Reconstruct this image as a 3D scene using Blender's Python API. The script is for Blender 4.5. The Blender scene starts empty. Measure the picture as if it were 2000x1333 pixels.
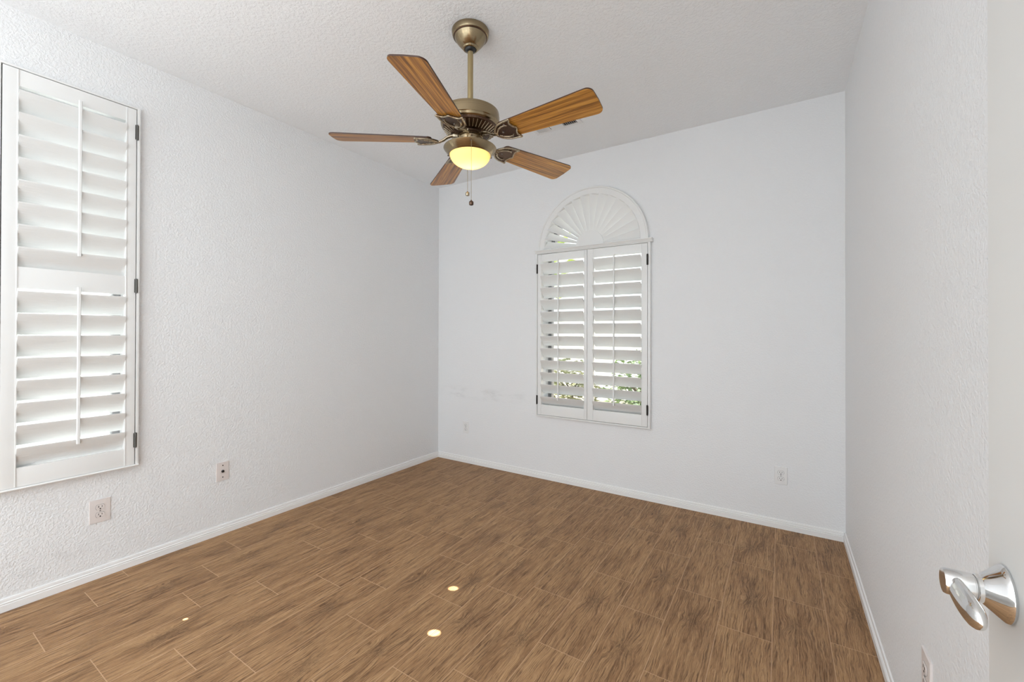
import bpy, bmesh, math, random
from mathutils import Vector, Matrix
random.seed(7)
S = bpy.context.scene
COL = S.collection
PI = math.pi
R = math.radians

# ------------------------------------------------------------------ room size
XL, XR, YB, H = -2.957, 0.327, 3.258, 2.74      # left wall, right wall, back wall, ceiling
YF = -1.6                                       # the open front side, behind the camera
CAM_Z = 1.2583

# ------------------------------------------------------------------ camera
F_PX, CY_PX, YAW, TILT, ROLL = 829.155, 647.85, 0.5657, 0.0046, 0.0025
cd = bpy.data.cameras.new('camera')
cam = bpy.data.objects.new('camera', cd); COL.objects.link(cam)
rt = Vector((math.cos(YAW), math.sin(YAW), 0)); fw0 = Vector((-math.sin(YAW), math.cos(YAW), 0)); up0 = Vector((0, 0, 1))
fw = fw0 * math.cos(TILT) + up0 * math.sin(TILT)
u1 = up0 * math.cos(TILT) - fw0 * math.sin(TILT)
r2 = rt * math.cos(ROLL) + u1 * math.sin(ROLL)
u2 = u1 * math.cos(ROLL) - rt * math.sin(ROLL)
cam.matrix_world = Matrix(((r2.x, u2.x, -fw.x, 0), (r2.y, u2.y, -fw.y, 0), (r2.z, u2.z, -fw.z, CAM_Z), (0, 0, 0, 1)))
cd.sensor_fit = 'HORIZONTAL'; cd.sensor_width = 36
cd.lens = 36 * F_PX / 2000
cd.shift_y = -(666.5 - CY_PX) / 2000
cd.clip_start = 0.02
S.camera = cam

# ------------------------------------------------------------------ world, sun, exposure
W = bpy.data.worlds.new('daylight'); S.world = W; W.use_nodes = True
wn = W.node_tree; wn.nodes.clear()
bg = wn.nodes.new('ShaderNodeBackground'); wo = wn.nodes.new('ShaderNodeOutputWorld')
bg.inputs['Color'].default_value = (0.862, 0.95, 1.0, 1); bg.inputs['Strength'].default_value = 1.25
wn.links.new(bg.outputs[0], wo.inputs[0])
sd = bpy.data.lights.new('sun', 'SUN'); sd.energy = 10.0; sd.angle = R(0.53); sd.color = (1, 0.985, 0.965)
sun = bpy.data.objects.new('sun', sd); COL.objects.link(sun)
sun.rotation_euler = Vector((1.0, 0.3, -1.25)).to_track_quat('-Z', 'Y').to_euler()
fl = bpy.data.lights.new('photo_flash', 'AREA'); fl.shape = 'DISK'; fl.size = 0.3; fl.energy = 20.0; fl.spread = R(130); fl.color = (0.97, 0.985, 1)
flash = bpy.data.objects.new('photo_flash', fl); COL.objects.link(flash)
flash.location = (-0.95, -1.10, 1.45); flash.rotation_euler = Vector((-0.15, 0.0, 1.0)).to_track_quat('-Z', 'Y').to_euler()          # bounced off the ceiling behind the camera
S.view_settings.view_transform = 'Standard'; S.view_settings.look = 'None'
S.view_settings.exposure = 1.27; S.view_settings.gamma = 1.0
S.view_settings.use_curve_mapping = False
S.cycles.max_bounces = 14; S.cycles.diffuse_bounces = 8; S.cycles.glossy_bounces = 4
S.cycles.transmission_bounces = 6; S.cycles.transparent_max_bounces = 12
S.cycles.caustics_reflective = False; S.cycles.caustics_refractive = False
S.cycles.sample_clamp_indirect = 6.0


# ------------------------------------------------------------------ materials
class NT:
    """small helper for node trees"""
    def __init__(self, name):
        self.m = bpy.data.materials.new(name); self.m.use_nodes = True
        self.t = self.m.node_tree; self.t.nodes.clear()
        self.out = self.t.nodes.new('ShaderNodeOutputMaterial')
        self.b = self.t.nodes.new('ShaderNodeBsdfPrincipled')
        self.t.links.new(self.b.outputs[0], self.out.inputs[0])
    def n(self, typ, ins=None, **props):
        nd = self.t.nodes.new(typ)
        for k, v in props.items(): setattr(nd, k, v)
        for k, v in (ins or {}).items(): self.set(nd.inputs[k], v)
        return nd
    def set(self, sock, v):
        if isinstance(v, bpy.types.NodeSocket): self.t.links.new(v, sock)
        else: sock.default_value = v
    def math(self, op, a, b=0.0, c=0.0, clamp=False):
        nd = self.n('ShaderNodeMath', operation=op, use_clamp=clamp)
        self.set(nd.inputs[0], a); self.set(nd.inputs[1], b); self.set(nd.inputs[2], c)
        return nd.outputs[0]
    def xyz(self, x, y, z=0.0):
        return self.n('ShaderNodeCombineXYZ', {'X': x, 'Y': y, 'Z': z}).outputs[0]
    def noise(self, vec, scale=1.0, detail=2.0, rough=0.5, dist=0.0):
        return self.n('ShaderNodeTexNoise', {'Vector': vec, 'Scale': scale, 'Detail': detail, 'Roughness': rough, 'Distortion': dist}).outputs[0]
    def ramp(self, fac, stops, interp='LINEAR'):
        nd = self.n('ShaderNodeValToRGB', {'Fac': fac}); cr = nd.color_ramp; cr.interpolation = interp
        while len(cr.elements) > 1: cr.elements.remove(cr.elements[-1])
        cr.elements[0].position = stops[0][0]; cr.elements[0].color = col4(stops[0][1])
        for p, c in stops[1:]:
            e = cr.elements.new(p); e.color = col4(c)
        return nd.outputs[0]
    def mix(self, fac, a, b, mode='MIX'):
        nd = self.n('ShaderNodeMix', data_type='RGBA', blend_type=mode)
        self.set(nd.inputs[0], fac); self.set(nd.inputs[6], a); self.set(nd.inputs[7], b)
        return nd.outputs[2]
    def mr(self, v, a, b, c=0.0, d=1.0, smooth=True):
        nd = self.n('ShaderNodeMapRange', {0: v, 1: a, 2: b, 3: c, 4: d}, interpolation_type='SMOOTHSTEP' if smooth else 'LINEAR')
        return nd.outputs[0]
    def pos(self):
        return self.n('ShaderNodeNewGeometry').outputs['Position']
    def obj(self):
        return self.n('ShaderNodeTexCoord').outputs['Object']
    def sep(self, v):
        nd = self.n('ShaderNodeSeparateXYZ', {0: v}); return nd.outputs[0], nd.outputs[1], nd.outputs[2]
    def bump(self, h, strength, dist):
        nd = self.n('ShaderNodeBump', {'Height': h, 'Strength': strength, 'Distance': dist})
        self.t.links.new(nd.outputs[0], self.b.inputs['Normal'])
    def p(self, **k):
        for a, v in k.items(): self.set(self.b.inputs[a.replace('_', ' ')], v)
        return self


def col4(c):
    if isinstance(c, (int, float)): return (c, c, c, 1)
    return tuple(c) if len(c) == 4 else (c[0], c[1], c[2], 1)


def srgb(r, g, b):
    f = lambda v: (v / 255 / 12.92) if v / 255 <= 0.04045 else ((v / 255 + 0.055) / 1.055) ** 2.4
    return (f(r), f(g), f(b), 1)


def simple(name, color, rough=0.5, metal=0.0, spec=0.5):
    k = NT(name); k.p(Base_Color=col4(color), Roughness=rough, Metallic=metal)
    k.b.inputs['Specular IOR Level'].default_value = spec
    return k.m


def wall_mat(name, color, scale, strength, smudge=None):
    k = NT(name); P = k.pos()
    n1 = k.noise(P, scale, 3.0, 0.55); n2 = k.noise(P, scale * 0.45, 2.0, 0.5)
    h = k.math('ADD', k.mr(n1, 0.40, 0.62), k.math('MULTIPLY', n2, 0.6))
    c = col4(color)
    if smudge:
        x, y, z = k.sep(P)
        along = x if smudge[0] == 'x' else y
        _, a0, a1, z0, z1, amt = smudge
        am = k.math('MULTIPLY', k.mr(along, a0, a0 + 0.2), k.mr(along, a1 - 0.2, a1, 1, 0))
        zc, zh = (z0 + z1) / 2, (z1 - z0) / 2
        zm = k.mr(k.math('ABSOLUTE', k.math('SUBTRACT', z, zc)), zh * 0.2, zh, 1, 0)
        nm = k.mr(k.noise(k.xyz(k.math('MULTIPLY', along, 5.0), k.math('MULTIPLY', z, 14.0)), 1.0, 4.0, 0.65), 0.42, 0.7)
        c = k.mix(k.math('MULTIPLY', k.math('MULTIPLY', am, zm), k.math('MULTIPLY', nm, amt)), c, (0.36, 0.35, 0.34, 1))
    k.p(Base_Color=c, Roughness=0.62)
    k.b.inputs['Specular IOR Level'].default_value = 0.25
    k.bump(h, strength, 0.004)
    return k.m


WALL = (0.795, 0.80, 0.808)
M = {}
M['wall'] = wall_mat('wall_paint', WALL, 105, 0.28)
M['wall_back'] = wall_mat('wall_paint_scuffed', WALL, 105, 0.26, ('x', -2.95, -1.85, 0.60, 0.76, 0.22))
M['wall_left'] = wall_mat('wall_paint_knockdown', WALL, 95, 0.40, ('y', 0.25, 0.75, 0.10, 0.24, 0.25))
M['ceiling'] = wall_mat('ceiling_paint', (0.86, 0.875, 0.89), 75, 0.35)
M['trim'] = simple('trim_paint', (0.82, 0.815, 0.81), 0.38)
M['shutter'] = simple('shutter_paint', (0.78, 0.78, 0.77), 0.4)
M['plate'] = simple('almond_plastic', (0.72, 0.66, 0.635), 0.35)
M['plate_white'] = simple('white_plastic', (0.78, 0.775, 0.77), 0.35)
M['slot'] = simple('dark_slot', (0.015, 0.013, 0.012), 0.6)
M['screw'] = simple('screw_metal', (0.30, 0.28, 0.26), 0.4, 0.8)
M['hinge'] = simple('hinge_bronze', (0.035, 0.028, 0.024), 0.42, 0.7)
M['hinge_grey'] = simple('hinge_grey_metal', (0.14, 0.135, 0.125), 0.4, 0.8)
M['chrome'] = simple('polished_chrome', (0.80, 0.80, 0.80), 0.07, 1.0)
M['black'] = simple('black_rubber', (0.012, 0.012, 0.012), 0.4)
M['aluminium'] = simple('window_frame_grey', (0.22, 0.22, 0.225), 0.45, 0.2)
M['door'] = simple('door_paint', (0.69, 0.685, 0.665), 0.4)
M['vent'] = simple('vent_white', (0.80, 0.80, 0.80), 0.4)
M['bead'] = simple('chain_metal', (0.36, 0.30, 0.20), 0.3, 1.0)


def louver_mat():
    k = NT('louver_paint'); x, y, z = k.sep(k.obj())
    n = k.noise(k.xyz(k.math('MULTIPLY', x, 9.0), k.math('MULTIPLY', y, 130.0), k.math('MULTIPLY', z, 130.0)), 1.0, 3.0, 0.6, 0.6)
    k.p(Base_Color=(0.745, 0.745, 0.735, 1), Roughness=0.42); k.bump(n, 0.55, 0.002); return k.m
M['louver'] = louver_mat()


def brass(name, base, dark, rough, along):
    k = NT(name); x, y, z = k.sep(k.obj())
    if along == 'z':
        v = k.xyz(k.math('MULTIPLY', x, 2.0), k.math('MULTIPLY', y, 2.0), k.math('MULTIPLY', z, 900.0))
    else:
        v = k.xyz(k.math('MULTIPLY', x, 300.0), k.math('MULTIPLY', y, 300.0), k.math('MULTIPLY', z, 30.0))
    n = k.noise(v, 1.0, 3.0, 0.6)
    k.p(Base_Color=k.mix(k.mr(n, 0.3, 0.7), col4(dark), col4(base)), Roughness=k.mr(n, 0.2, 0.8, rough - 0.06, rough + 0.08), Metallic=1.0)
    return k.m
M['brass'] = brass('antique_brass', (0.34, 0.265, 0.165), (0.29, 0.225, 0.135), 0.22, 'z')
M['brass_rod'] = brass('antique_brass_rod', (0.47, 0.375, 0.205), (0.42, 0.33, 0.18), 0.36, 'r')
M['bronze'] = brass('dark_bronze', (0.15, 0.095, 0.068), (0.08, 0.05, 0.036), 0.34, 'r')
M['iron_edge'] = brass('aged_brass_edge', (0.55, 0.47, 0.34), (0.32, 0.26, 0.19), 0.30, 'r')


def blade_mat():
    k = NT('teak_blade'); x, y, z = k.sep(k.obj())
    rnd = k.n('ShaderNodeObjectInfo').outputs['Random']
    off = k.math('MULTIPLY', rnd, 17.0)
    yy = k.math('ADD', y, k.math('MULTIPLY', k.noise(k.xyz(k.math('MULTIPLY', x, 3.0), off), 1.0, 2.0), 0.01))
    g1 = k.noise(k.xyz(k.math('MULTIPLY', x, 2.2), k.math('MULTIPLY', yy, 85.0), off), 1.0, 3.0, 0.6)
    g2 = k.noise(k.xyz(k.math('MULTIPLY', x, 7.0), k.math('MULTIPLY', yy, 330.0), off), 1.0, 3.0, 0.7)
    f = k.math('ADD', k.math('MULTIPLY', g1, 0.62), k.math('MULTIPLY', g2, 0.38))
    c = k.ramp(f, [(0.32, srgb(80, 46, 12)), (0.42, srgb(134, 86, 27)), (0.51, srgb(174, 118, 42)), (0.60, srgb(210, 154, 68)), (0.74, srgb(150, 98, 33))])
    k.p(Base_Color=c, Roughness=0.34); k.bump(g2, 0.12, 0.001); return k.m
M['blade'] = blade_mat()
M['blade_edge'] = simple('blade_dark_edge', srgb(62, 34, 18), 0.4)


def floor_mat():
    X0, PW, PL = 0.168, 0.201, 0.612
    offs = {-1: .564, -2: .20, -3: .385, -4: .102, -5: .302, -6: .008, -7: .505, -8: .304, -9: .600, -10: .212, -11: .10, -12: .515, -13: .272, -14: .432, -15: .02}
    k = NT('wood_look_tile'); P = k.pos(); x, y, z = k.sep(P)
    cu = k.math('DIVIDE', k.math('SUBTRACT', x, X0), PW)
    ci = k.math('FLOOR', cu); u = k.math('SUBTRACT', cu, ci)
    # one running-bond offset per row of tiles, read from a stepped ramp
    fac = k.math('DIVIDE', k.math('ADD', ci, 16.5), 18.0)
    stops = [(max(0.0, (i + 16.0) / 18.0), offs.get(i, 0.33) / PL) for i in range(-16, 1)]
    stops[0] = (0.0, 0.3)
    orow = k.n('ShaderNodeSeparateColor', {0: k.ramp(fac, stops, 'CONSTANT')}).outputs[0]
    tv = k.math('SUBTRACT', k.math('DIVIDE', y, PL), orow)
    ti = k.math('FLOOR', tv); v = k.math('SUBTRACT', tv, ti)
    wn_ = k.n('ShaderNodeTexWhiteNoise', {'Vector': k.xyz(ci, ti)}, noise_dimensions='2D')
    r1 = wn_.outputs[0]; ra, rb, rc = k.sep(wn_.outputs[1])
    ox = k.math('MULTIPLY', ra, 37.0); oy = k.math('MULTIPLY', rb, 53.0)
    # metres inside the tile, shifted per tile so that no two tiles share a print
    sx = k.math('ADD', x, ox); sy = k.math('ADD', y, oy)
    warp = k.noise(k.xyz(k.math('MULTIPLY', sx, 9.0), k.math('MULTIPLY', sy, 4.0)), 1.0, 3.0, 0.6)
    # a knot patch in most tiles bends the grain around it
    ku = k.math('ADD', 0.36, k.math('MULTIPLY', rc, 0.3)); kv = k.math('ADD', 0.28, k.math('MULTIPLY', ra, 0.44))
    du = k.math('DIVIDE', k.math('MULTIPLY', k.math('SUBTRACT', u, ku), PW), 0.040)
    dv = k.math('DIVIDE', k.math('MULTIPLY', k.math('SUBTRACT', v, kv), PL), 0.085)
    d2 = k.math('ADD', k.math('MULTIPLY', du, du), k.math('MULTIPLY', dv, dv))
    dd = k.math('SQRT', d2)
    knot = k.math('MULTIPLY', k.mr(k.math('ADD', dd, k.math('MULTIPLY', warp, 1.3)), 0.7, 2.3, 1, 0), k.mr(rb, 0.2, 0.55))
    bend = k.math('MULTIPLY', k.math('MULTIPLY', knot, du), 0.035)
    wx = k.math('ADD', k.math('ADD', sx, bend), k.math('MULTIPLY', k.math('SUBTRACT', warp, 0.5), 0.030))
    g1 = k.noise(k.xyz(k.math('MULTIPLY', wx, 26.0), k.math('MULTIPLY', sy, 2.2)), 1.0, 4.0, 0.6)
    g2 = k.noise(k.xyz(k.math('MULTIPLY', wx, 190.0), k.math('MULTIPLY', sy, 5.0)), 1.0, 4.0, 0.7)
    g3 = k.noise(k.xyz(k.math('MULTIPLY', wx, 420.0), k.math('MULTIPLY', sy, 16.0)), 1.0, 3.0, 0.7)
    vein = k.noise(k.xyz(k.math('MULTIPLY', wx, 48.0), k.math('MULTIPLY', sy, 1.7)), 1.0, 3.0, 0.55, 0.3)
    vl = k.mr(k.math('ABSOLUTE', k.math('SUBTRACT', k.math('FRACT', k.math('MULTIPLY', vein, 9.0)), 0.5)), 0.0, 0.16, 1, 0)
    crack = k.noise(k.xyz(k.math('MULTIPLY', wx, 170.0), k.math('MULTIPLY', sy, 42.0)), 1.0, 4.0, 0.75, 1.2)
    pit = k.noise(k.xyz(k.math('MULTIPLY', sx, 420.0), k.math('MULTIPLY', sy, 130.0)), 1.0, 3.0, 0.7)
    patch = k.noise(k.xyz(k.math('MULTIPLY', sx, 9.0), k.math('MULTIPLY', sy, 3.0)), 1.0, 3.0)
    base = k.ramp(g1, [(0.28, srgb(130, 97, 65)), (0.45, srgb(158, 121, 85)), (0.58, srgb(174, 137, 98)), (0.75, srgb(146, 109, 75))])
    tone = k.mix(k.math('MULTIPLY', r1, 0.25), base, srgb(122, 88, 60))
    tone = k.mix(k.mr(patch, 0.52, 0.76, 0, 0.45), tone, srgb(106, 76, 51))
    tone = k.mix(k.math('MULTIPLY', vl, k.mr(patch, 0.30, 0.65, 0.15, 0.75)), tone, srgb(80, 54, 35))
    tone = k.mix(k.mr(g2, 0.36, 0.50, 0.70, 0.0), tone, srgb(82, 56, 37))
    tone = k.mix(k.mr(g2, 0.53, 0.68, 0.0, 0.45), tone, srgb(204, 166, 126))
    tone = k.mix(k.mr(g3, 0.54, 0.70, 0.0, 0.50), tone, srgb(208, 170, 130))
    tone = k.mix(k.mr(g3, 0.32, 0.46, 0.50, 0.0), tone, srgb(84, 57, 38))
    tone = k.mix(k.mr(pit, 0.30, 0.42, 0.40, 0.0), tone, srgb(86, 58, 40))
    kd = k.math('MULTIPLY', knot, k.math('ADD', 0.12, k.math('MULTIPLY', k.mr(crack, 0.40, 0.54, 1, 0), 0.55)))
    tone = k.mix(kd, tone, srgb(56, 37, 25))
    # grout
    eu = k.math('MULTIPLY', k.math('MINIMUM', u, k.math('SUBTRACT', 1.0, u)), PW)
    ev = k.math('MULTIPLY', k.math('MINIMUM', v, k.math('SUBTRACT', 1.0, v)), PL)
    e = k.math('MINIMUM', eu, ev)
    gm = k.mr(e, 0.0011, 0.0020, 1, 0)
    c = k.mix(k.math('MULTIPLY', gm, 0.7), tone, srgb(196, 160, 126))
    k.p(Base_Color=c, Roughness=k.math('ADD', 0.44, k.math('MULTIPLY', g2, 0.12)))
    k.b.inputs['Specular IOR Level'].default_value = 0.22
    h = k.math('ADD', k.math('MULTIPLY', k.mr(g2, 0.36, 0.5), 0.6), k.math('MULTIPLY', g3, 0.3))
    h = k.math('SUBTRACT', h, k.math('MULTIPLY', gm, 0.6))
    k.bump(h, 0.25, 0.0015)
    return k.m
M['floor'] = floor_mat()


def glass_mat():
    k = NT('clear_pane'); t = k.t
    tr = k.n('ShaderNodeBsdfTransparent', {'Color': (0.97, 0.985, 0.98, 1)})
    gl = k.n('ShaderNodeBsdfGlossy', {'Color': (1, 1, 1, 1), 'Roughness': 0.02})
    fr = k.n('ShaderNodeFresnel', {'IOR': 1.45})
    mx = k.n('ShaderNodeMixShader', {0: k.math('MULTIPLY', fr.outputs[0], 0.7), 1: tr.outputs[0], 2: gl.outputs[0]})
    t.links.new(mx.outputs[0], k.out.inputs[0]); return k.m
M['pane'] = glass_mat()


def lamp_glass():
    k = NT('amber_frosted_glass')
    k.p(Base_Color=(0.92, 0.80, 0.55, 1), Roughness=0.35)
    k.b.inputs['Subsurface Weight'].default_value = 0.0
    tl = k.n('ShaderNodeBsdfTranslucent', {'Color': (0.95, 0.84, 0.56, 1)})
    mx = k.n('ShaderNodeMixShader', {0: 0.72, 1: k.b.outputs[0], 2: tl.outputs[0]})
    k.t.links.new(mx.outputs[0], k.out.inputs[0]); return k.m
M['lamp_glass'] = lamp_glass()


def bulb_mat():
    k = NT('lit_bulb'); k.p(Base_Color=(1, .9, .7, 1)); k.b.inputs['Emission Color'].default_value = (1, 0.86, 0.60, 1)
    k.b.inputs['Emission Strength'].default_value = 3.0; return k.m
M['bulb'] = bulb_mat()


def stucco(name, color):
    k = NT(name); P = k.pos(); n = k.noise(P, 40, 4.0, 0.6)
    k.p(Base_Color=k.mix(k.math('MULTIPLY', n, 0.2), col4(color), (color[0] * .7, color[1] * .7, color[2] * .7, 1)), Roughness=0.9); k.bump(n, 0.4, 0.01); return k.m
M['stucco'] = stucco('white_stucco', (0.78, 0.77, 0.74))
M['gravel'] = stucco('tan_gravel', (0.55, 0.45, 0.36))
M['brick'] = stucco('red_clay_paving', (0.48, 0.27, 0.20))


def leaf_mat(name, a, b):
    k = NT(name); n = k.n('ShaderNodeTexNoise', {'Vector': k.pos(), 'Scale': 23.0}).outputs[0]
    k.p(Base_Color=k.mix(k.mr(n, 0.35, 0.65), col4(a), col4(b)), Roughness=0.5)
    tl = k.n('ShaderNodeBsdfTranslucent', {'Color': col4(b)})
    mx = k.n('ShaderNodeMixShader', {0: 0.3, 1: k.b.outputs[0], 2: tl.outputs[0]})
    k.t.links.new(mx.outputs[0], k.out.inputs[0]); return k.m
M['leaf_a'] = leaf_mat('lime_leaves', (0.16, 0.27, 0.03), (0.50, 0.58, 0.10))
M['leaf_b'] = leaf_mat('dark_leaves', (0.04, 0.07, 0.03), (0.16, 0.22, 0.09))
M['leaf_c'] = leaf_mat('olive_leaves', (0.13, 0.15, 0.09), (0.38, 0.38, 0.22))
M['bark'] = simple('bark', (0.10, 0.075, 0.055), 0.9)


# ------------------------------------------------------------------ mesh helpers
def B(): return bmesh.new()


def box(bm, x0, x1, y0, y1, z0, z1, bev=0.0, seg=2, mat=0):
    r = bmesh.ops.create_cube(bm, size=1.0)
    vs = r['verts']
    for v in vs:
        v.co = Vector((x0 if v.co.x < 0 else x1, y0 if v.co.y < 0 else y1, z0 if v.co.z < 0 else z1))
    fs = list({f for v in vs for f in v.link_faces})
    for f in fs: f.material_index = mat
    if bev > 0:
        es = list({e for v in vs for e in v.link_edges})
        bmesh.ops.bevel(bm, geom=es, offset=bev, segments=seg, profile=0.7, affect='EDGES')
    return bm


def lathe(bm, prof, seg=48, cx=0.0, cy=0.0, mat=0, axis='z', cap=False):
    """prof: list of (radius, height); turned about the z axis"""
    rings = []
    for r, h in prof:
        if r < 1e-6:
            rings.append([bm.verts.new((cx, cy, h))])
        else:
            rings.append([bm.verts.new((cx + r * math.cos(2 * PI * i / seg), cy + r * math.sin(2 * PI * i / seg), h)) for i in range(seg)])
    for a, b in zip(rings, rings[1:]):
        for i in range(seg):
            j = (i + 1) % seg
            if len(a) == 1 and len(b) == 1: continue
            if len(a) == 1: f = bm.faces.new((a[0], b[j], b[i]))
            elif len(b) == 1: f = bm.faces.new((a[i], a[j], b[0]))
            else: f = bm.faces.new((a[i], a[j], b[j], b[i]))
            f.material_index = mat
    if cap:
        if len(rings[0]) > 2: bm.faces.new(list(reversed(rings[0]))).material_index = mat
        if len(rings[-1]) > 2: bm.faces.new(rings[-1]).material_index = mat
    return bm


def tube(bm, pts, rad, seg=10, mat=0, flat=None):
    """tube through points; rad a number or list; flat = (wide, thick) factors"""
    pts = [Vector(p) for p in pts]; n = len(pts)
    rads = rad if isinstance(rad, (list, tuple)) else [rad] * n
    rings = []; ref = None
    for i, p in enumerate(pts):
        t = (pts[min(i + 1, n - 1)] - pts[max(i - 1, 0)]).normalized()
        if ref is None:
            ref = Vector((0, 0, 1)) if abs(t.z) < 0.9 else Vector((1, 0, 0))
        s = t.cross(ref).normalized(); u = s.cross(t).normalized(); ref = u
        fs, fu = flat if flat else (1, 1)
        rings.append([bm.verts.new(p + s * (rads[i] * fs * math.cos(2 * PI * k / seg)) + u * (rads[i] * fu * math.sin(2 * PI * k / seg))) for k in range(seg)])
    for a, b in zip(rings, rings[1:]):
        for i in range(seg):
            j = (i + 1) % seg
            bm.faces.new((a[i], a[j], b[j], b[i])).material_index = mat
    bm.faces.new(list(reversed(rings[0]))).material_index = mat
    bm.faces.new(rings[-1]).material_index = mat
    return bm


def prism(bm, outline, axis, a0, a1, mat=0):
    """extrude a closed 2-D outline along an axis from a0 to a1; outline in the other two axes in order"""
    def mk(p, a):
        if axis == 'x': return (a, p[0], p[1])
        if axis == 'y': return (p[0], a, p[1])
        return (p[0], p[1], a)
    lo = [bm.verts.new(mk(p, a0)) for p in outline]; hi = [bm.verts.new(mk(p, a1)) for p in outline]
    n = len(outline)
    for i in range(n):
        j = (i + 1) % n
        bm.faces.new((lo[i], lo[j], hi[j], hi[i])).material_index = mat
    bm.faces.new(list(reversed(lo))).material_index = mat
    bm.faces.new(hi).material_index = mat
    return bm


def obj(name, bm, mat, parent=None, loc=None, smooth=None, rot=None):
    bmesh.ops.recalc_face_normals(bm, faces=bm.faces)
    me = bpy.data.meshes.new(name); bm.to_mesh(me); bm.free()
    for m in (mat if isinstance(mat, (list, tuple)) else [mat]): me.materials.append(m)
    if smooth is not None:
        me.polygons.foreach_set('use_smooth', [True] * len(me.polygons))
        me.set_sharp_from_angle(angle=R(smooth))
    o = bpy.data.objects.new(name, me); COL.objects.link(o)
    if parent: o.parent = parent
    if loc is not None: o.location = loc
    if rot is not None: o.rotation_euler = rot
    return o


def tag(o, label, cat, group=None):
    o['label'] = label; o['category'] = cat
    if group: o['group'] = group
    return o


def thing(name, label, cat, loc, rotz=0.0, group=None):
    o = bpy.data.objects.new(name, None); COL.objects.link(o)
    o.location = loc; o.rotation_euler = (0, 0, rotz); o.empty_display_size = 0.1
    return tag(o, label, cat, group)


def struct(name, bm, mat, label=None, cat=None, smooth=None, parent=None):
    o = obj(name, bm, mat, parent, smooth=smooth); o['kind'] = 'structure'
    if label: o['label'] = label; o['category'] = cat
    return o


def copy_child(src, parent, loc=None, rot=None):
    c = src.copy(); COL.objects.link(c); c.parent = parent
    if loc is not None: c.location = loc
    if rot is not None: c.rotation_euler = rot
    for g in src.children:
        d = g.copy(); COL.objects.link(d); d.parent = c
    return c


def holed_wall(outer, hole, plane, a0, a1):
    """a wall slab between two planes with one hole cut through it"""
    bm = B()
    def mk(p, a): return (a, p[0], p[1]) if plane == 'x' else (p[0], a, p[1])
    def loop(pts, a):
        vs = [bm.verts.new(mk(p, a)) for p in pts]
        return vs, [bm.edges.new((vs[i], vs[(i + 1) % len(vs)])) for i in range(len(vs))]
    sides = []
    for a in (a0, a1):
        vo, eo = loop(outer, a); vh, eh = loop(hole, a)
        bmesh.ops.triangle_fill(bm, use_beauty=True, use_dissolve=False, edges=eo + eh)
        sides.append((vo, vh))
    for k in (0, 1):
        l, h = sides[0][k], sides[1][k]
        for i in range(len(l)):
            j = (i + 1) % len(l)
            bm.faces.new((l[i], l[j], h[j], h[i]))
    return bm


# ------------------------------------------------------------------ the room
TH = 0.16
bm = B(); box(bm, XL - TH, XR + TH, YF, YB + TH, -0.12, 0.0); struct('floor', bm, M['floor'])
bm = B(); box(bm, XL - TH, XR + TH, YF, YB + TH, H, H + 0.15); struct('ceiling', bm, M['ceiling'])
bm = B(); box(bm, XR, XR + TH, YF, YB + TH, 0, H); struct('wall_right', bm, M['wall'])
LW = (0.405, 0.815, 0.625, 2.405)     # hole behind the left shutter: y0 y1 z0 z1
bm = holed_wall([(YF - 1.0, 0), (YB + TH, 0), (YB + TH, H), (YF - 1.0, H)], [(LW[0], LW[2]), (LW[1], LW[2]), (LW[1], LW[3]), (LW[0], LW[3])], 'x', XL - TH, XL)  # lengthened past the open front, unseen, to keep the sun out
struct('wall_left', bm, M['wall_left'])
ACX, ACZ, AR = -1.311, 1.977, 0.407   # arch centre and clear radius
BW = (-1.752, -0.886, 0.635)          # hole behind the back shutter: x0 x1 z0
hr = 0.420
arc = [(ACX + hr * math.cos(t), ACZ + hr * math.sin(t)) for t in [PI * i / 40 for i in range(41)]]
hole = [(BW[0], BW[2]), (BW[1], BW[2]), (BW[1], ACZ - 0.02), (ACX + hr, ACZ - 0.02)] + arc + [(ACX - hr, ACZ - 0.02), (BW[0], ACZ - 0.02)]
bm = holed_wall([(XL, 0), (XR, 0), (XR, H), (XL, H)], hole, 'y', YB, YB + TH)
struct('wall_back', bm, M['wall_back'])

# baseboards: one moulded profile (distance from the wall, height)
BP = [(0, 0), (.0115, 0), (.0115, .030), (.0082, .0315), (.0082, .0345), (.0105, .0365), (.0105, .039), (.0062, .041), (.0062, .044), (.0070, .047), (.0062, .052), (.005, .0565), (0, .058)]
bm = B(); prism(bm, [(XL + d, h) for d, h in BP], 'y', YF, YB); struct('baseboard_left', bm, M['trim'], smooth=25)
bm = B(); prism(bm, [(YB - d, h) for d, h in BP], 'x', XL + 0.0115, XR - 0.0115); struct('baseboard_back', bm, M['trim'], smooth=25)
bm = B(); prism(bm, [(XR - d, h) for d, h in BP], 'y', YF, YB); struct('baseboard_right', bm, M['trim'], smooth=25)


# ------------------------------------------------------------------ windows in the two holes
def window_rect(name, cx_, plane_loc, rotz, w, z0, z1, bars):
    root = bpy.data.objects.new(name, None); COL.objects.link(root); root['kind'] = 'structure'
    root.location = plane_loc; root.rotation_euler = (0, 0, rotz)
    t = 0.032
    bm = B()
    box(bm, -w / 2, -w / 2 + t, 0, .05, z0, z1, .003); box(bm, w / 2 - t, w / 2, 0, .05, z0, z1, .003)
    box(bm, -w / 2 + t, w / 2 - t, 0, .05, z0, z0 + t, .003); box(bm, -w / 2 + t, w / 2 - t, 0, .05, z1 - t, z1, .003)
    for zb in bars: box(bm, -w / 2 + t, w / 2 - t, .004, .046, zb - .018, zb + .018, .003)
    obj('window_frame', bm, M['aluminium'], root, smooth=30)
    bm = B(); box(bm, -w / 2 + t - .004, w / 2 - t + .004, .022, .026, z0 + t - .004, z1 - t + .004)
    obj('pane', bm, M['pane'], root)
    return root


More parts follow.
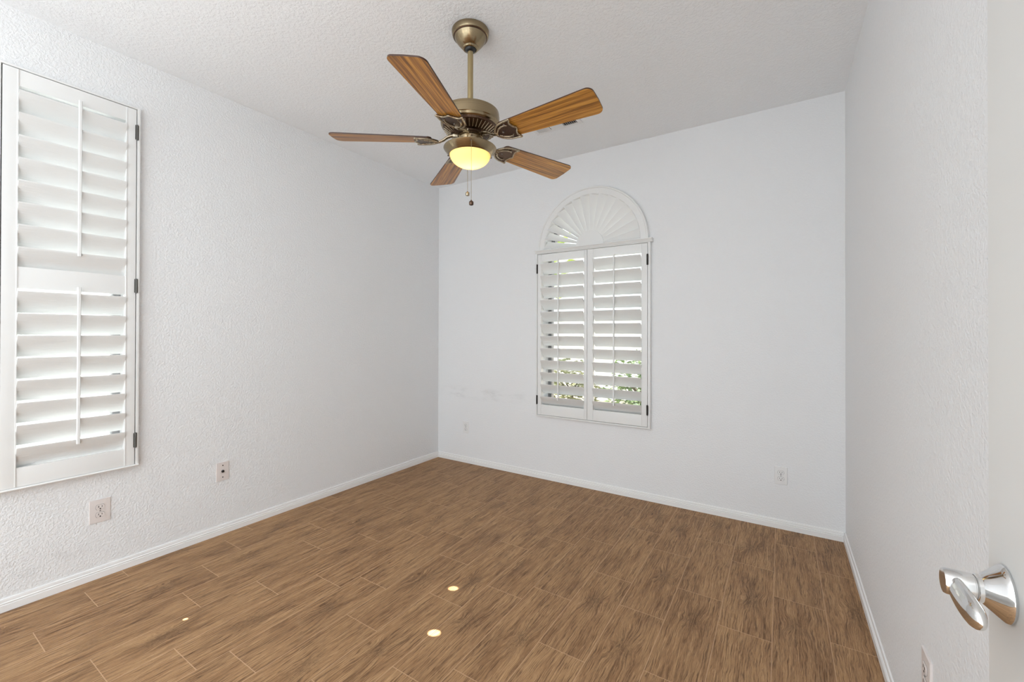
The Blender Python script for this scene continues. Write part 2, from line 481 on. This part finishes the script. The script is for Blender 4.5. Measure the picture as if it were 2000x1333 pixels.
window_rect('window_1', 0, (XL - 0.105, (LW[0] + LW[1]) / 2, 0), PI / 2, LW[1] - LW[0] + 0.0, LW[2], LW[3], [1.53])
wz = window_rect('window_2', 0, ((BW[0] + BW[1]) / 2, YB + 0.105, 0), 0, BW[1] - BW[0], BW[2], ACZ - 0.02, [1.31])
# the arched light over window_2
root = bpy.data.objects.new('window_3', None); COL.objects.link(root); root['kind'] = 'structure'
root.location = (ACX, YB + 0.105, ACZ - 0.02)
bm = B(); ro, ri = hr, hr - 0.032; n = 40
po = [(ro * math.cos(PI * i / n), .02 + ro * math.sin(PI * i / n)) for i in range(n + 1)]
pi_ = [(ri * math.cos(PI * i / n), .02 + ri * math.sin(PI * i / n)) for i in range(n + 1)]
outl = [(ro, 0)] + po + [(-ro, 0), (-ri, 0)] + list(reversed(pi_)) + [(ri, 0)]
for i in range(n):
    prism(bm, [po[i], po[i + 1], pi_[i + 1], pi_[i]], 'y', 0, .05)
box(bm, -ro, ro, 0, .05, 0, .03)
bmesh.ops.remove_doubles(bm, verts=bm.verts, dist=1e-5)
obj('window_frame', bm, M['aluminium'], root, smooth=30)
bm = B(); prism(bm, [(ri + .004, .02)] + [(x * (ri + .004) / ri, z) for x, z in pi_[1:-1]] + [(-ri - .004, .02)], 'y', .022, .026)
obj('pane', bm, M['pane'], root)


# ------------------------------------------------------------------ shutters
# local frame of a shutter: x along the wall, -y into the room, z up; the wall face is y = 0
LOUV_W, LOUV_T, PAN_F, PAN_B = 0.114, 0.0115, -0.030, -0.002


def louver_bm(length):
    bm = B(); n = 24
    prof = [(LOUV_W / 2 * math.cos(2 * PI * i / n), LOUV_T / 2 * math.sin(2 * PI * i / n)) for i in range(n)]
    prism(bm, prof, 'x', -length / 2, length / 2)
    return bm


def shutter_panel(root, x0, x1, z0, z1, ox0, ox1, openings, louv, ang, rodx, rods, mid=True):
    """openings: list of (bottom, top); louv: list of (first centre, pitch, count); rods: list of (bottom, top)"""
    bm = B(); bv = .0025
    box(bm, x0, ox0, PAN_F, PAN_B, z0, z1, bv); box(bm, ox1, x1, PAN_F, PAN_B, z0, z1, bv)
    zs = [z0] + [z for o in openings for z in o] + [z1]
    for a, b in zip(zs[0::2], zs[1::2]):
        box(bm, ox0 - .001, ox1 + .001, PAN_F + .0012, PAN_B - .0012, a, b, .0015)
    # small bead along the inner edges of the stiles
    for xx, s in ((ox0, -1), (ox1, 1)):
        box(bm, xx + s * .003 - .0022, xx + s * .003 + .0022, PAN_F - .0022, PAN_F + .003, z0 + .001, z1 - .001, .0012)
    pan = obj('panel', bm, M['shutter'], root, smooth=35)
    L = ox1 - ox0 + .002
    yc = (PAN_F + PAN_B) / 2
    proto = None
    for c0, p, cnt in louv:
        for i in range(cnt):
            if proto is None:
                proto = obj('louver', louver_bm(L), M['louver'], pan, ((ox0 + ox1) / 2, yc, c0), smooth=40, rot=(-R(ang), 0, 0))
            else:
                copy_child(proto, pan, ((ox0 + ox1) / 2, yc, c0 + i * p))
    yi = yc - LOUV_W / 2 * math.cos(R(ang))
    for a, b in rods:
        bm = B()
        prism(bm, [(rodx - .0065, yi - .003), (rodx + .0065, yi - .003), (rodx + .0065, yi - .009), (rodx + .004, yi - .0125), (rodx - .004, yi - .0125), (rodx - .0065, yi - .009)], 'z', a, b)
        obj('tilt_rod', bm, M['shutter'], pan, smooth=50)
    return pan


def hinge(pan, x, z0, z1, mat):
    bm = B()
    tube(bm, [(x, PAN_F - .004, z0), (x, PAN_F - .004, z1)], .0042, 10)
    for q in (0.33, 0.66):
        zz = z0 + (z1 - z0) * q; tube(bm, [(x, PAN_F - .004, zz - .001), (x, PAN_F - .004, zz + .001)], .0048, 10)
    box(bm, x - .0075, x + .0075, PAN_F - .002, PAN_F + .006, z0 + .002, z1 - .002)
    obj('hinge', bm, mat, pan, smooth=40)


def frame_ring(bm, x0, x1, z0, z1, wl, wr, wb, wt, yf):
    box(bm, x0, x0 + wl, yf, 0, z0, z1, .002); box(bm, x1 - wr, x1, yf, 0, z0, z1, .002)
    box(bm, x0 + wl - .001, x1 - wr + .001, yf, 0, z0, z0 + wb, .002); box(bm, x0 + wl - .001, x1 - wr + .001, yf, 0, z1 - wt, z1, .002)


# left wall shutter (single tall panel with a middle rail)
sh = thing('plantation_shutter', 'tall white single-panel plantation shutter with two louver banks on the left wall', 'shutter', (XL, 0.613, 0.54), PI / 2)
def lx(v): return v - 0.613
def lz(v): return v - 0.54
bm = B(); frame_ring(bm, lx(.352), lx(.856), lz(.541), lz(2.468), .0180, .0125, .0105, .0085, -.030)
prism(bm, [(-.030, lz(.541)), (-.036, lz(.543)), (-.038, lz(.547)), (-.036, lz(.551)), (-.030, lz(.553))], 'x', lx(.352), lx(.856))
obj('frame', bm, M['shutter'], sh, smooth=35)
pan = shutter_panel(sh, lx(.374), lx(.8395), lz(.5535), lz(2.4555), lx(.4225), lx(.797), [(lz(.640), lz(1.459)), (lz(1.557), lz(2.381))],
                    [(lz(.685), .1018, 8), (lz(1.598), .1018, 8)], 60, lx(.619), [(lz(.712), lz(1.479)), (lz(1.631), lz(2.396))])
for a, b in ((.641, .721), (1.470, 1.547), (2.293, 2.375)): hinge(pan, lx(.8415), lz(a), lz(b), M['hinge_grey'])

# back wall shutter (two panels)
sh = thing('plantation_shutter', 'white two-panel plantation shutter below the sunburst arch on the back wall', 'shutter', (-1.315, YB, 0.545))
def bx_(v): return v + 1.315
def bz(v): return v - 0.545
bm = B(); frame_ring(bm, bx_(-1.803), bx_(-.827), bz(.545), bz(1.948), .0125, .0185, .0105, .004, -.032)
obj('frame', bm, M['shutter'], sh, smooth=35)
pan = shutter_panel(sh, bx_(-1.7868), bx_(-1.3315), bz(.5585), bz(1.9405), bx_(-1.750), bx_(-1.358), [(bz(.645), bz(1.878))], [(bz(.679), .1032, 12)], 48, bx_(-1.575), [(bz(.700), bz(1.880))])
for a, b in ((.646, .724), (1.777, 1.858)): hinge(pan, bx_(-1.7915), bz(a), bz(b), M['hinge'])
pan = shutter_panel(sh, bx_(-1.3285), bx_(-.8490), bz(.5585), bz(1.9405), bx_(-1.278), bx_(-.894), [(bz(.645), bz(1.872))], [(bz(.679), .1032, 12)], 48, bx_(-1.098), [(bz(.700), bz(1.874))])
for a, b in ((.646, .724), (1.774, 1.858)): hinge(pan, bx_(-.8475), bz(a), bz(b), M['hinge'])

# sunburst arch over it
sb = thing('sunburst_shutter', 'white half-round sunburst shutter with radial slats above the back window', 'shutter', (ACX, YB, 1.9485))
ZC = ACZ - 1.9485
bm = B(); n = 56; RO, RI = 0.470, AR
sec = [(RI, -.004), (RI, -.026), (RI + .006, -.031), (RI + .046, -.031), (RI + .050, -.036), (RO - .004, -.036), (RO, -.031), (RO, 0), (RI + .015, 0)]
rings = []
for i in range(n + 1):
    t = PI * i / n
    rings.append([bm.verts.new((r * math.cos(t), y, ZC + r * math.sin(t))) for r, y in sec])
for a, b in zip(rings, rings[1:]):
    for i in range(len(sec)):
        j = (i + 1) % len(sec); bm.faces.new((a[i], a[j], b[j], b[i]))
bm.faces.new(rings[0]); bm.faces.new(list(reversed(rings[-1])))
obj('arch_frame', bm, M['shutter'], sb, smooth=30)
bm = B()
prism(bm, [(0, 0), (-.034, 0), (-.036, .006), (-.042, .010), (-.046, .018), (-.052, .020), (-.052, .027), (-.046, .0285), (0, .0285)], 'x', -.496, .498)
obj('ledge', bm, M['shutter'], sb, smooth=30)
bm = B(); prism(bm, [(.118 * math.cos(PI * i / 32), ZC + .118 * math.sin(PI * i / 32)) for i in range(33)], 'y', -.026, -.004)
bmesh.ops.bevel(bm, geom=[e for e in bm.edges if all(abs(v.co.y + .026) < 1e-5 for v in e.verts)], offset=.003, segments=2, affect='EDGES')
obj('hub', bm, M['shutter'], sb, smooth=35)
NS = 16; proto = None
for i in range(NS):
    t = PI * (i + .5) / NS
    if proto is None:
        bm = B(); r0, r1 = .112, AR + .004
        w0, w1 = r0 * PI / NS * 1.13, r1 * PI / NS * 1.13
        pts = []
        for r, w in ((r0, w0), (r1, w1)):
            pts.append([bm.verts.new((r, y, z)) for y, z in ((-.0025, -w / 2), (-.0025, w / 2), (.0025, w / 2), (.0025, -w / 2))])
        a, b = pts
        for q in range(4): bm.faces.new((a[q], a[(q + 1) % 4], b[(q + 1) % 4], b[q]))
        bm.faces.new(a); bm.faces.new(list(reversed(b)))
        bmesh.ops.bevel(bm, geom=list(bm.edges), offset=.0012, segments=2, affect='EDGES')
        proto = obj('slat', bm, M['shutter'], sb, smooth=40); c = proto
    else:
        c = copy_child(proto, sb)
    # turn about its own radial axis, then around the hub
    tilt = R(38) if i >= NS - 4 else R(27)
    c.location = (0, -.015, ZC)
    c.rotation_euler = (Matrix.Rotation(-t, 3, 'Y') @ Matrix.Rotation(tilt, 3, 'X')).to_euler()


# ------------------------------------------------------------------ wall plates
def slots(rec, cz):
    for sx, w, h, dz in ((-.0063, .0022, .0085, .003), (.0063, .0022, .0070, .003)):
        bm = B(); box(bm, sx - w / 2, sx + w / 2, -.0088, -.0080, cz + dz - h / 2, cz + dz + h / 2)
        obj('slot', bm, M['slot'], rec)
    bm = B(); prism(bm, [(.0030 * math.cos(a), cz - .0078 + .0030 * math.sin(a)) for a in [2 * PI * i / 14 for i in range(14)]], 'y', -.0088, -.0080)
    obj('slot', bm, M['slot'], rec)


def plate_bm(w, h):
    bm = B(); z = .0055
    o = [(-w / 2, -h / 2), (w / 2, -h / 2), (w / 2, h / 2), (-w / 2, h / 2)]
    box(bm, -w / 2, w / 2, -z, 0.0, -h / 2, h / 2)
    bmesh.ops.bevel(bm, geom=[e for e in bm.edges if all(abs(v.co.y + z) < 1e-5 for v in e.verts)], offset=.0035, segments=3, profile=.6, affect='EDGES')
    return bm


def outlet(label, loc, rotz, w, h, mat):
    root = thing('wall_outlet', label, 'outlet', loc, rotz, 'duplex wall outlets')
    obj('cover_plate', plate_bm(w, h), mat, root, smooth=35)
    for s in (1, -1):
        bm = B(); cz = s * .0195; a0 = math.asin(.0125 / .0172)
        pts = [(.0172 * math.cos(a), cz + .0172 * math.sin(a) * .98) for a in
               [-a0 + 2 * a0 * i / 10 for i in range(11)] + [PI - a0 + 2 * a0 * i / 10 for i in range(11)]]
        prism(bm, pts, 'y', -.0082, -.003)
        bmesh.ops.bevel(bm, geom=[e for e in bm.edges if all(abs(v.co.y + .0082) < 1e-5 for v in e.verts)], offset=.0008, segments=2, affect='EDGES')
        rec = obj('receptacle', bm, mat, root, smooth=35)
        # dark seam around the receptacle
        bm = B(); prism(bm, [(x * 1.05, cz + (z - cz) * 1.06) for x, z in pts], 'y', -.0058, -.0052)
        obj('seam', bm, M['slot'], rec)
        slots(rec, cz)
    bm = B(); prism(bm, [(.0030 * math.cos(2 * PI * i / 14), .0030 * math.sin(2 * PI * i / 14)) for i in range(14)], 'y', -.0068, -.005)
    obj('screw', bm, M['screw'], root, smooth=35)
    return root


outlet('oversized almond duplex outlet plate under the tall left-wall shutter', (XL, 0.711, 0.343), PI / 2, .081, .117, M['plate'])
outlet('small white duplex outlet on back wall near the left corner', (-2.598, YB, 0.343), 0, .072, .116, M['plate_white'])
outlet('white duplex outlet low on back wall near the right corner', (-0.004, YB, 0.342), 0, .070, .1145, M['plate_white'])
outlet('duplex outlet low on right wall below the chrome door lever, seen nearly edge-on', (XR, 1.542, 0.352), -PI / 2, .078, .118, M['plate'])

jack = thing('cable_jack_plate', 'almond cable jack plate with one round black socket low on left wall', 'wall plate', (XL, 1.277, 0.391), PI / 2)
obj('cover_plate', plate_bm(.0715, .1145), M['plate'], jack, smooth=35)
bm = B(); lathe(bm, [(0, .0055), (.0085, .0055), (.0085, .008), (.0062, .0085), (.0062, .0135), (.0045, .0135), (.0045, .009), (0, .009)], 20)
bmesh.ops.rotate(bm, verts=bm.verts, matrix=Matrix.Rotation(PI / 2, 3, 'X'))
obj('socket', bm, M['black'], jack, smooth=35)
for s in (1, -1):
    bm = B(); prism(bm, [(.0036 * math.cos(2 * PI * i / 14), s * .0365 + .0036 * math.sin(2 * PI * i / 14)) for i in range(14)], 'y', -.0064, -.005)
    obj('screw', bm, M['slot'], jack)


# ------------------------------------------------------------------ open door with lever
DX, DY1 = 0.205, 0.722
door = bpy.data.objects.new('door_1', None); COL.objects.link(door); door['kind'] = 'structure'
door.location = (DX, DY1 - 0.76, 0)
bm = B(); box(bm, 0, .035, 0, .76, .012, 2.035, .0015); obj('slab', bm, M['door'], door, smooth=30)
HY, HZ = 0.674 - (DY1 - 0.76), 0.978
bm = B()
lathe(bm, [(0, 0), (.0285, 0), (.0295, .0025), (.0285, .0045), (.0262, .0068), (.0190, .0150), (.0155, .0190), (.0145, .0200), (.0145, .0235), (.0130, .0245)], 56)
bmesh.ops.rotate(bm, verts=bm.verts, matrix=Matrix.Rotation(-PI / 2, 3, 'Y'))
hd = obj('door_handle', bm, M['chrome'], door, (0, HY, HZ), smooth=40)
hd['label'] = 'polished chrome lever handle'
bm = B(); lathe(bm, [(.0125, .0225), (.0125, .0255), (.0138, .0262), (.0138, .0480), (.0128, .0500), (0, .0506)], 40)
bmesh.ops.rotate(bm, verts=bm.verts, matrix=Matrix.Rotation(-PI / 2, 3, 'Y'))
# lever arm: runs back towards the hinge, flattening into a rounded paddle that curves back to the door
pts, rad = [], []
for i in range(17):
    t = i / 16
    pts.append((-.0405 + .003 * t ** 2, -.004 - .068 * t, -.002 - .004 * math.sin(t * PI * .5)))
    rad.append((.0120 + .0022 * math.sin(t * PI)) * (1 if t < .70 else math.sqrt(max(0.03, 1 - ((t - .70) / .30) ** 2))))
tube(bm, pts, rad, 20, flat=(.62, 1.0))
obj('lever', bm, M['chrome'], hd, smooth=50)


# ------------------------------------------------------------------ ceiling register
vent = thing('ceiling_vent', 'white two-way ceiling register beyond the fan blade, near the back wall', 'vent', (-1.352, 2.662, H))
VW, VD = .180, .105
bm = B()
for a in ((-VW, VW, -VD, -VD + .028), (-VW, VW, VD - .028, VD), (-VW, -VW + .028, -VD + .028, VD - .028), (VW - .028, VW, -VD + .028, VD - .028), (-.048, .050, -VD + .028, VD - .028)):
    box(bm, a[0], a[1], a[2], a[3], -.007, 0, .002)
obj('frame', bm, M['vent'], vent, smooth=30)
bm = B(); box(bm, -VW + .02, VW - .02, -VD + .02, VD - .02, -.0012, -.0004); obj('backing', bm, M['slot'], vent)  # black sheet stands for the unlit duct behind the slats
proto = None
for side in (-1, 1):
    for i in range(7):
        xx = side * (.058 + i * .0145)
        if proto is None:
            bm = B(); box(bm, -.0008, .0008, -VD + .027, VD - .027, -.0065, .0045)
            proto = obj('slat', bm, M['vent'], vent); c = proto
        else: c = copy_child(proto, vent)
        c.location = (xx, 0, -.0066); c.rotation_euler = (0, -side * R(40), 0)


# ------------------------------------------------------------------ ceiling fan
FX, FY = -1.289, 1.643
fan = thing('ceiling_fan', 'antique brass five-blade ceiling fan with teak blades and lit amber bowl', 'ceiling fan', (FX, FY, H))
# heights below are measured down from the ceiling
CP = [(0, 0), (.0900, 0), (.0915, -.003), (.0915, -.006), (.0895, -.020), (.0860, -.0300), (.0830, -.0315), (.0800, -.0310), (.0790, -.0330), (.0775, -.0365), (.0745, -.044), (.0650, -.060), (.0520, -.077), (.0430, -.086), (.0395, -.0885), (.0395, -.092), (.0360, -.097), (.0300, -.0985), (.0285, -.0965), (.0285, -.088), (0, -.088)]
bm = B(); lathe(bm, [(r, z * .9) for r, z in CP], 64)
can = obj('canopy', bm, M['brass'], fan, smooth=28)
bm = B(); lathe(bm, [(.0838, -.0270), (.0822, -.0302), (.0785, -.0318), (.0770, -.0305)], 64); obj('groove_shade_ring', bm, M['bronze'], can, smooth=50)  # dark ring added so the groove reads as shaded
bm = B(); lathe(bm, [(0, -.076), (.0275, -.077), (.0275, -.086), (.0245, -.094), (.0185, -.099), (.0145, -.101), (0, -.101)], 40)
obj('hanger_ball', bm, M['black'], can, smooth=40)
bm = B(); tube(bm, [(0, 0, -.09), (0, 0, -.42)], .0137, 32); obj('downrod', bm, M['brass_rod'], fan, smooth=40)
# motor housing
bm = B(); lathe(bm, [(0, -.385), (.022, -.386), (.026, -.392), (.030, -.398), (.120, -.400), (.136, -.402), (.1405, -.4045), (.1415, -.408), (.1415, -.424), (.1435, -.4255), (.1435, -.456), (.1415, -.459), (.1435, -.461), (.1400, -.470), (.1330, -.476)], 72)
hou = obj('motor_housing', bm, M['brass'], fan, smooth=28)
bm = B(); lathe(bm, [(.1335, -.4755), (.1290, -.484), (.0900, -.508), (.078, -.512), (.078, -.516), (0, -.516)], 72)
obj('vented_underside', bm, M['bronze'], hou, smooth=28)
proto = None
for i in range(40):
    if proto is None:
        bm = B(); tube(bm, [(.094, 0, -.5085), (.127, 0, -.4885)], .0022, 6); proto = obj('vent_rib', bm, M['iron_edge'], hou, smooth=60)
    else: copy_child(proto, hou, rot=(0, 0, 2 * PI * i / 40))
bm = B(); lathe(bm, [(0, -.512), (.060, -.512), (.062, -.516), (.062, -.522), (.0575, -.525), (.0575, -.551), (.056, -.5545), (0, -.5545)], 56)
obj('switch_housing', bm, M['brass'], fan, smooth=28)
# blades and irons; a blade's own axis runs outwards along +x
PITCH = R(-12)
ZB = -.537


def blade_outline():
    pts = []; r0, r1 = .185, .659
    def rc(cx, cy, r, a0, a1, n=8): return [(cx + r * math.cos(R(a0 + (a1 - a0) * i / n)), cy + r * math.sin(R(a0 + (a1 - a0) * i / n))) for i in range(n + 1)]
    w0, w1 = .054, .0775
    pts += rc(r1 - .030, -w1 + .030, .030, -90, 0)
    pts += [(r1 + .002, 0)]
    pts += rc(r1 - .030, w1 - .030, .030, 0, 90)
    pts += rc(r0 + .022, w0 - .022, .022, 90, 180)
    pts += rc(r0 + .022, -w0 + .022, .022, 180, 270)
    return pts


bm = B(); prism(bm, blade_outline(), 'z', -.003, .003)
for f in bm.faces:
    f.material_index = 0 if abs(f.normal.z) > .9 else 1
bmesh.ops.recalc_face_normals(bm, faces=bm.faces)
for f in bm.faces: f.material_index = 0 if abs(f.normal.z) > .9 else 1
blade0 = obj('blade', bm, [M['blade'], M['blade_edge']], fan)


def arc_pts(pts, n=6):
    """smooth closed curve through points (Catmull-Rom)"""
    out = []; k = len(pts)
    for i in range(k):
        p0, p1, p2, p3 = [Vector(pts[(i + d) % k]) for d in (-1, 0, 1, 2)]
        for s in range(n):
            t = s / n
            out.append(0.5 * ((2 * p1) + (-p0 + p2) * t + (2 * p0 - 5 * p1 + 4 * p2 - p3) * t * t + (-p0 + 3 * p1 - 3 * p2 + p3) * t ** 3))
    return out


# iron: arm from the motor, then a shell-shaped plate under the blade root with a raised scalloped rim
bm = B()
arm = [(.070, 0, .022), (.090, 0, .020), (.112, 0, .012), (.130, 0, -.001), (.150, 0, -.010), (.172, 0, -.012)]
tube(bm, arm, [.012, .0115, .010, .009, .009, .010], 12, flat=(1.15, .75))
box(bm, .058, .084, -.016, .016, .014, .026, .003)
iron0 = obj('blade_iron', bm, M['iron_edge'], fan, smooth=50)
shell = [(.160, -.018), (.182, -.043), (.212, -.056), (.246, -.060), (.262, -.062), (.252, -.040), (.258, -.018), (.268, 0), (.258, .018), (.252, .040), (.262, .062), (.246, .060), (.212, .056), (.182, .043), (.160, .018), (.154, 0)]
so = arc_pts([Vector((x, y, 0)) for x, y in shell])
bm = B(); prism(bm, [(p.x, p.y) for p in so], 'z', -.0105, -.0040)
plate = obj('iron_plate', bm, M['bronze'], iron0, smooth=40)
bm = B()
ring = [(p.x, p.y, -.0105) for p in so]
tube(bm, ring + [ring[0]], .0042, 8)
for s in (1, -1):   # a hooked rib inside each half of the shell
    tube(bm, [(.170, s * .012, -.012), (.186, s * .028, -.0125), (.206, s * .037, -.0125), (.226, s * .038, -.012), (.236, s * .030, -.011)], [.005, .0045, .004, .0035, .0025], 8)
obj('iron_rim', bm, M['iron_edge'], iron0, smooth=50)
for sx, sy in ((.226, .042), (.226, -.042), (.196, 0)):
    bm = B(); lathe(bm, [(.0048, -.0105), (.0046, -.013), (.003, -.0145), (0, -.0148)], 12, sx, sy); obj('screw', bm, M['screw'], iron0, smooth=40)
AZ0 = 0.0
for i in range(5):
    a = R(AZ0 + 72 * i)
    rot = (Matrix.Rotation(a, 3, 'Z') @ Matrix.Rotation(R(-0.9 if i == 0 else 0), 3, 'Y') @ Matrix.Rotation(PITCH, 3, 'X')).to_euler()   # one iron is bent up a little
    for src in (blade0, iron0):
        c = src if i == 0 else src.copy()
        if i: COL.objects.link(c); c.parent = fan
        c.location = (0, 0, ZB); c.rotation_euler = rot
        if i:
            for g in src.children:
                d = g.copy(); COL.objects.link(d); d.parent = c
# light kit
bm = B(); lathe(bm, [(0, -.553), (.060, -.5535), (.112, -.5715), (.125, -.5745), (.1285, -.5760), (.1290, -.5780), (.1275, -.5805), (.1045, -.6080), (.1010, -.6105), (.0988, -.6090), (.1200, -.583), (.110, -.5775), (.060, -.560), (0, -.560)], 72)
pan_ = obj('light_pan', bm, M['brass'], fan, smooth=28)
bm = B(); prof = [(.0990, -.6065)]
for i in range(1, 13):
    t = i / 12 * PI / 2
    prof.append((.0990 * math.cos(t), -.6065 - .063 * math.sin(t)))
prof[-1] = (0, -.6695)
inner = [(r * .965, h * 1 + .0035) for r, h in reversed(prof)]
inner[0] = (0, inner[0][1])
lathe(bm, prof + inner, 64)
obj('glass_bowl', bm, M['lamp_glass'], fan, smooth=60)
for k in range(2):
    bm = B(); s = (-1 if k else 1)
    lathe(bm, [(0, -.575), (.008, -.577), (.011, -.584), (.020, -.600), (.024, -.614), (.020, -.630), (.010, -.638), (0, -.640)], 20, s * .040, s * .02)
    obj('bulb', bm, M['bulb'], pan_, smooth=60)
# set screws on the pan and fitter
def knob(name, ang, r, z, size, parent, mat):
    bm = B(); lathe(bm, [(size, 0), (size * .95, size * .7), (size * .6, size * 1.1), (0, size * 1.2)], 14)
    bmesh.ops.rotate(bm, verts=bm.verts, matrix=Matrix.Rotation(PI / 2, 3, 'Y'))
    return obj(name, bm, mat, parent, (r * math.cos(ang), r * math.sin(ang), z), smooth=40, rot=(0, 0, ang))
AC = math.atan2(-FY, -FX)      # azimuth from the fan to the doorway side
knob('screw', AC + .02, .1225, -.589, .0045, pan_, M['bronze'])
knob('screw', AC + .12, .0575, -.536, .0035, pan_, M['bronze'])
for k in (1, 2): knob('screw', AC + .02 + 2 * PI * k / 3, .1225, -.589, .0045, pan_, M['bronze'])


def chain(label, px, py, z0, z1, end):
    bm = B(); n = int((z0 - z1) / .0042)
    for i in range(n):
        bmesh.ops.create_icosphere(bm, subdivisions=1, radius=.0017, matrix=Matrix.Translation((px, py, z0 - (i + .5) * (z0 - z1) / n)))
    tube(bm, [(px, py, z0), (px, py, z1)], .0006, 5)
    c = obj('pull_chain', bm, M['bead'], fan, smooth=60)
    bm = B()
    lathe(bm, [(0, .004), (.003, .003), (.0035, 0), (.009, -.0035), (.0105, -.007), (.0105, -.016), (.009, -.0195), (.004, -.0215), (0, -.022)], 24, px, py)
    bmesh.ops.translate(bm, verts=bm.verts, vec=(0, 0, z1))
    obj('chain_pendant', bm, end, c, smooth=35)
    return c


ca, sa = math.cos(AC + .045), math.sin(AC + .045)
chain('', .131 * ca, .131 * sa, -.590, 1.868 - H, M['bronze'])
cb, sb_ = math.cos(AC + PI + .10), math.sin(AC + PI + .10)
chain('', .128 * cb, .128 * sb_, -.590, 1.994 - H, M['iron_edge'])
# the lamp's own light
ld = bpy.data.lights.new('fan_lamp', 'POINT'); ld.energy = 0.26; ld.color = (1, 0.80, 0.50); ld.shadow_soft_size = 0.03
lo = bpy.data.objects.new('fan_lamp', ld); COL.objects.link(lo); lo.location = (FX, FY, H - .628)


# spot lamps added at the left shutter stand in for sun specks on the tiles
for (tx, ty), (px, py, pz), en in (((-1.367, 1.617), (-2.893, .803, 1.93), 1.0), ((-1.231, 1.335), (-2.893, .462, 2.08), 1.7), ((-2.209, .811), (-2.893, .452, .86), .22)):
    d = Vector((tx - px, ty - py, -pz)); sl = bpy.data.lights.new('speck_spot', 'SPOT')
    sl.spot_size = R(1.0); sl.spot_blend = .75; sl.shadow_soft_size = 0.0
    sl.energy = 900 * en; sl.color = (1, .95, .86)
    so_ = bpy.data.objects.new('speck_spot', sl); COL.objects.link(so_); so_.location = (px, py, pz)
    so_.rotation_euler = d.to_track_quat('-Z', 'Y').to_euler()


# ------------------------------------------------------------------ outside the windows
bm = B(); box(bm, -14, 8, YB + TH + .02, 22, -.30, -.15); struct('ground', bm, M['gravel'])
bm = B(); box(bm, -14, XL - TH - .02, -6, YB + TH + .02, -.30, -.15); struct('ground_side', bm, M['stucco'])
bm = B(); box(bm, -9, 6, 9.0, 9.2, -.15, 1.75); struct('garden_wall_back', bm, M['stucco'])
bm = B(); box(bm, -6.7, -6.5, -6, 9, -.15, 1.9); struct('garden_wall_side', bm, M['stucco'])


def leaves(bm, cx, cy, cz, rx, ry, rz, n, size):
    for _ in range(n):
        while True:
            p = Vector((random.uniform(-1, 1), random.uniform(-1, 1), random.uniform(-1, 1)))
            if .25 < p.length < 1: break
        c = Vector((cx + p.x * rx, cy + p.y * ry, cz + p.z * rz))
        s = size * random.uniform(.6, 1.3)
        m = Matrix.Rotation(random.uniform(0, 6.28), 3, 'Z') @ Matrix.Rotation(random.uniform(-1.2, 1.2), 3, 'X')
        q = [m @ Vector(v) + c for v in ((-s, 0, 0), (0, -s * .45, s * .1), (s, 0, 0), (0, s * .45, s * .1))]
        bm.faces.new([bm.verts.new(v) for v in q])


def shrub(name, label, cat, x, y, h, rr, mat, n, size, trunk):
    root = thing(name, label, cat, (x, y, -.15))
    bm = B(); leaves(bm, 0, 0, h - rr, rr, rr, rr if trunk else h * .5, n, size); obj('foliage', bm, M[mat], root)
    bm = B()
    tube(bm, [(0, 0, -.02), (.02, 0, (h - rr) * .5), (0, .02, h - rr)], [.05, .04, .03] if trunk else [.03, .025, .02], 8)
    for k in range(5):
        a = k * 1.3; tube(bm, [(0, 0, (h - rr) * .8), (rr * .5 * math.cos(a), rr * .5 * math.sin(a), h - rr * .7)], [.02, .01], 6)
    obj('stem', bm, M['bark'], root, smooth=60)


shrub('tree', 'lime green leafy tree outside the left part of the arched window', 'tree', -4.6, 7.0, 4.2, 1.3, 'leaf_a', 2600, .11, True)
shrub('shrub', 'dark green shrub outside the right shutter panel', 'shrub', -1.75, 6.3, 1.15, .55, 'leaf_b', 1500, .05, False)
shrub('shrub', 'olive shrub outside between the shutter panels', 'shrub', -3.0, 6.6, 1.0, .5, 'leaf_c', 1500, .05, False)
shrub('shrub', 'lime shrub outside the lower left shutter panel', 'shrub', -3.2, 5.2, .55, .38, 'leaf_a', 1100, .045, False)
shrub('shrub', 'low olive shrub outside the lower right shutter panel', 'shrub', -1.7, 5.0, .5, .34, 'leaf_c', 900, .04, False)
bpy.context.view_layer.update()
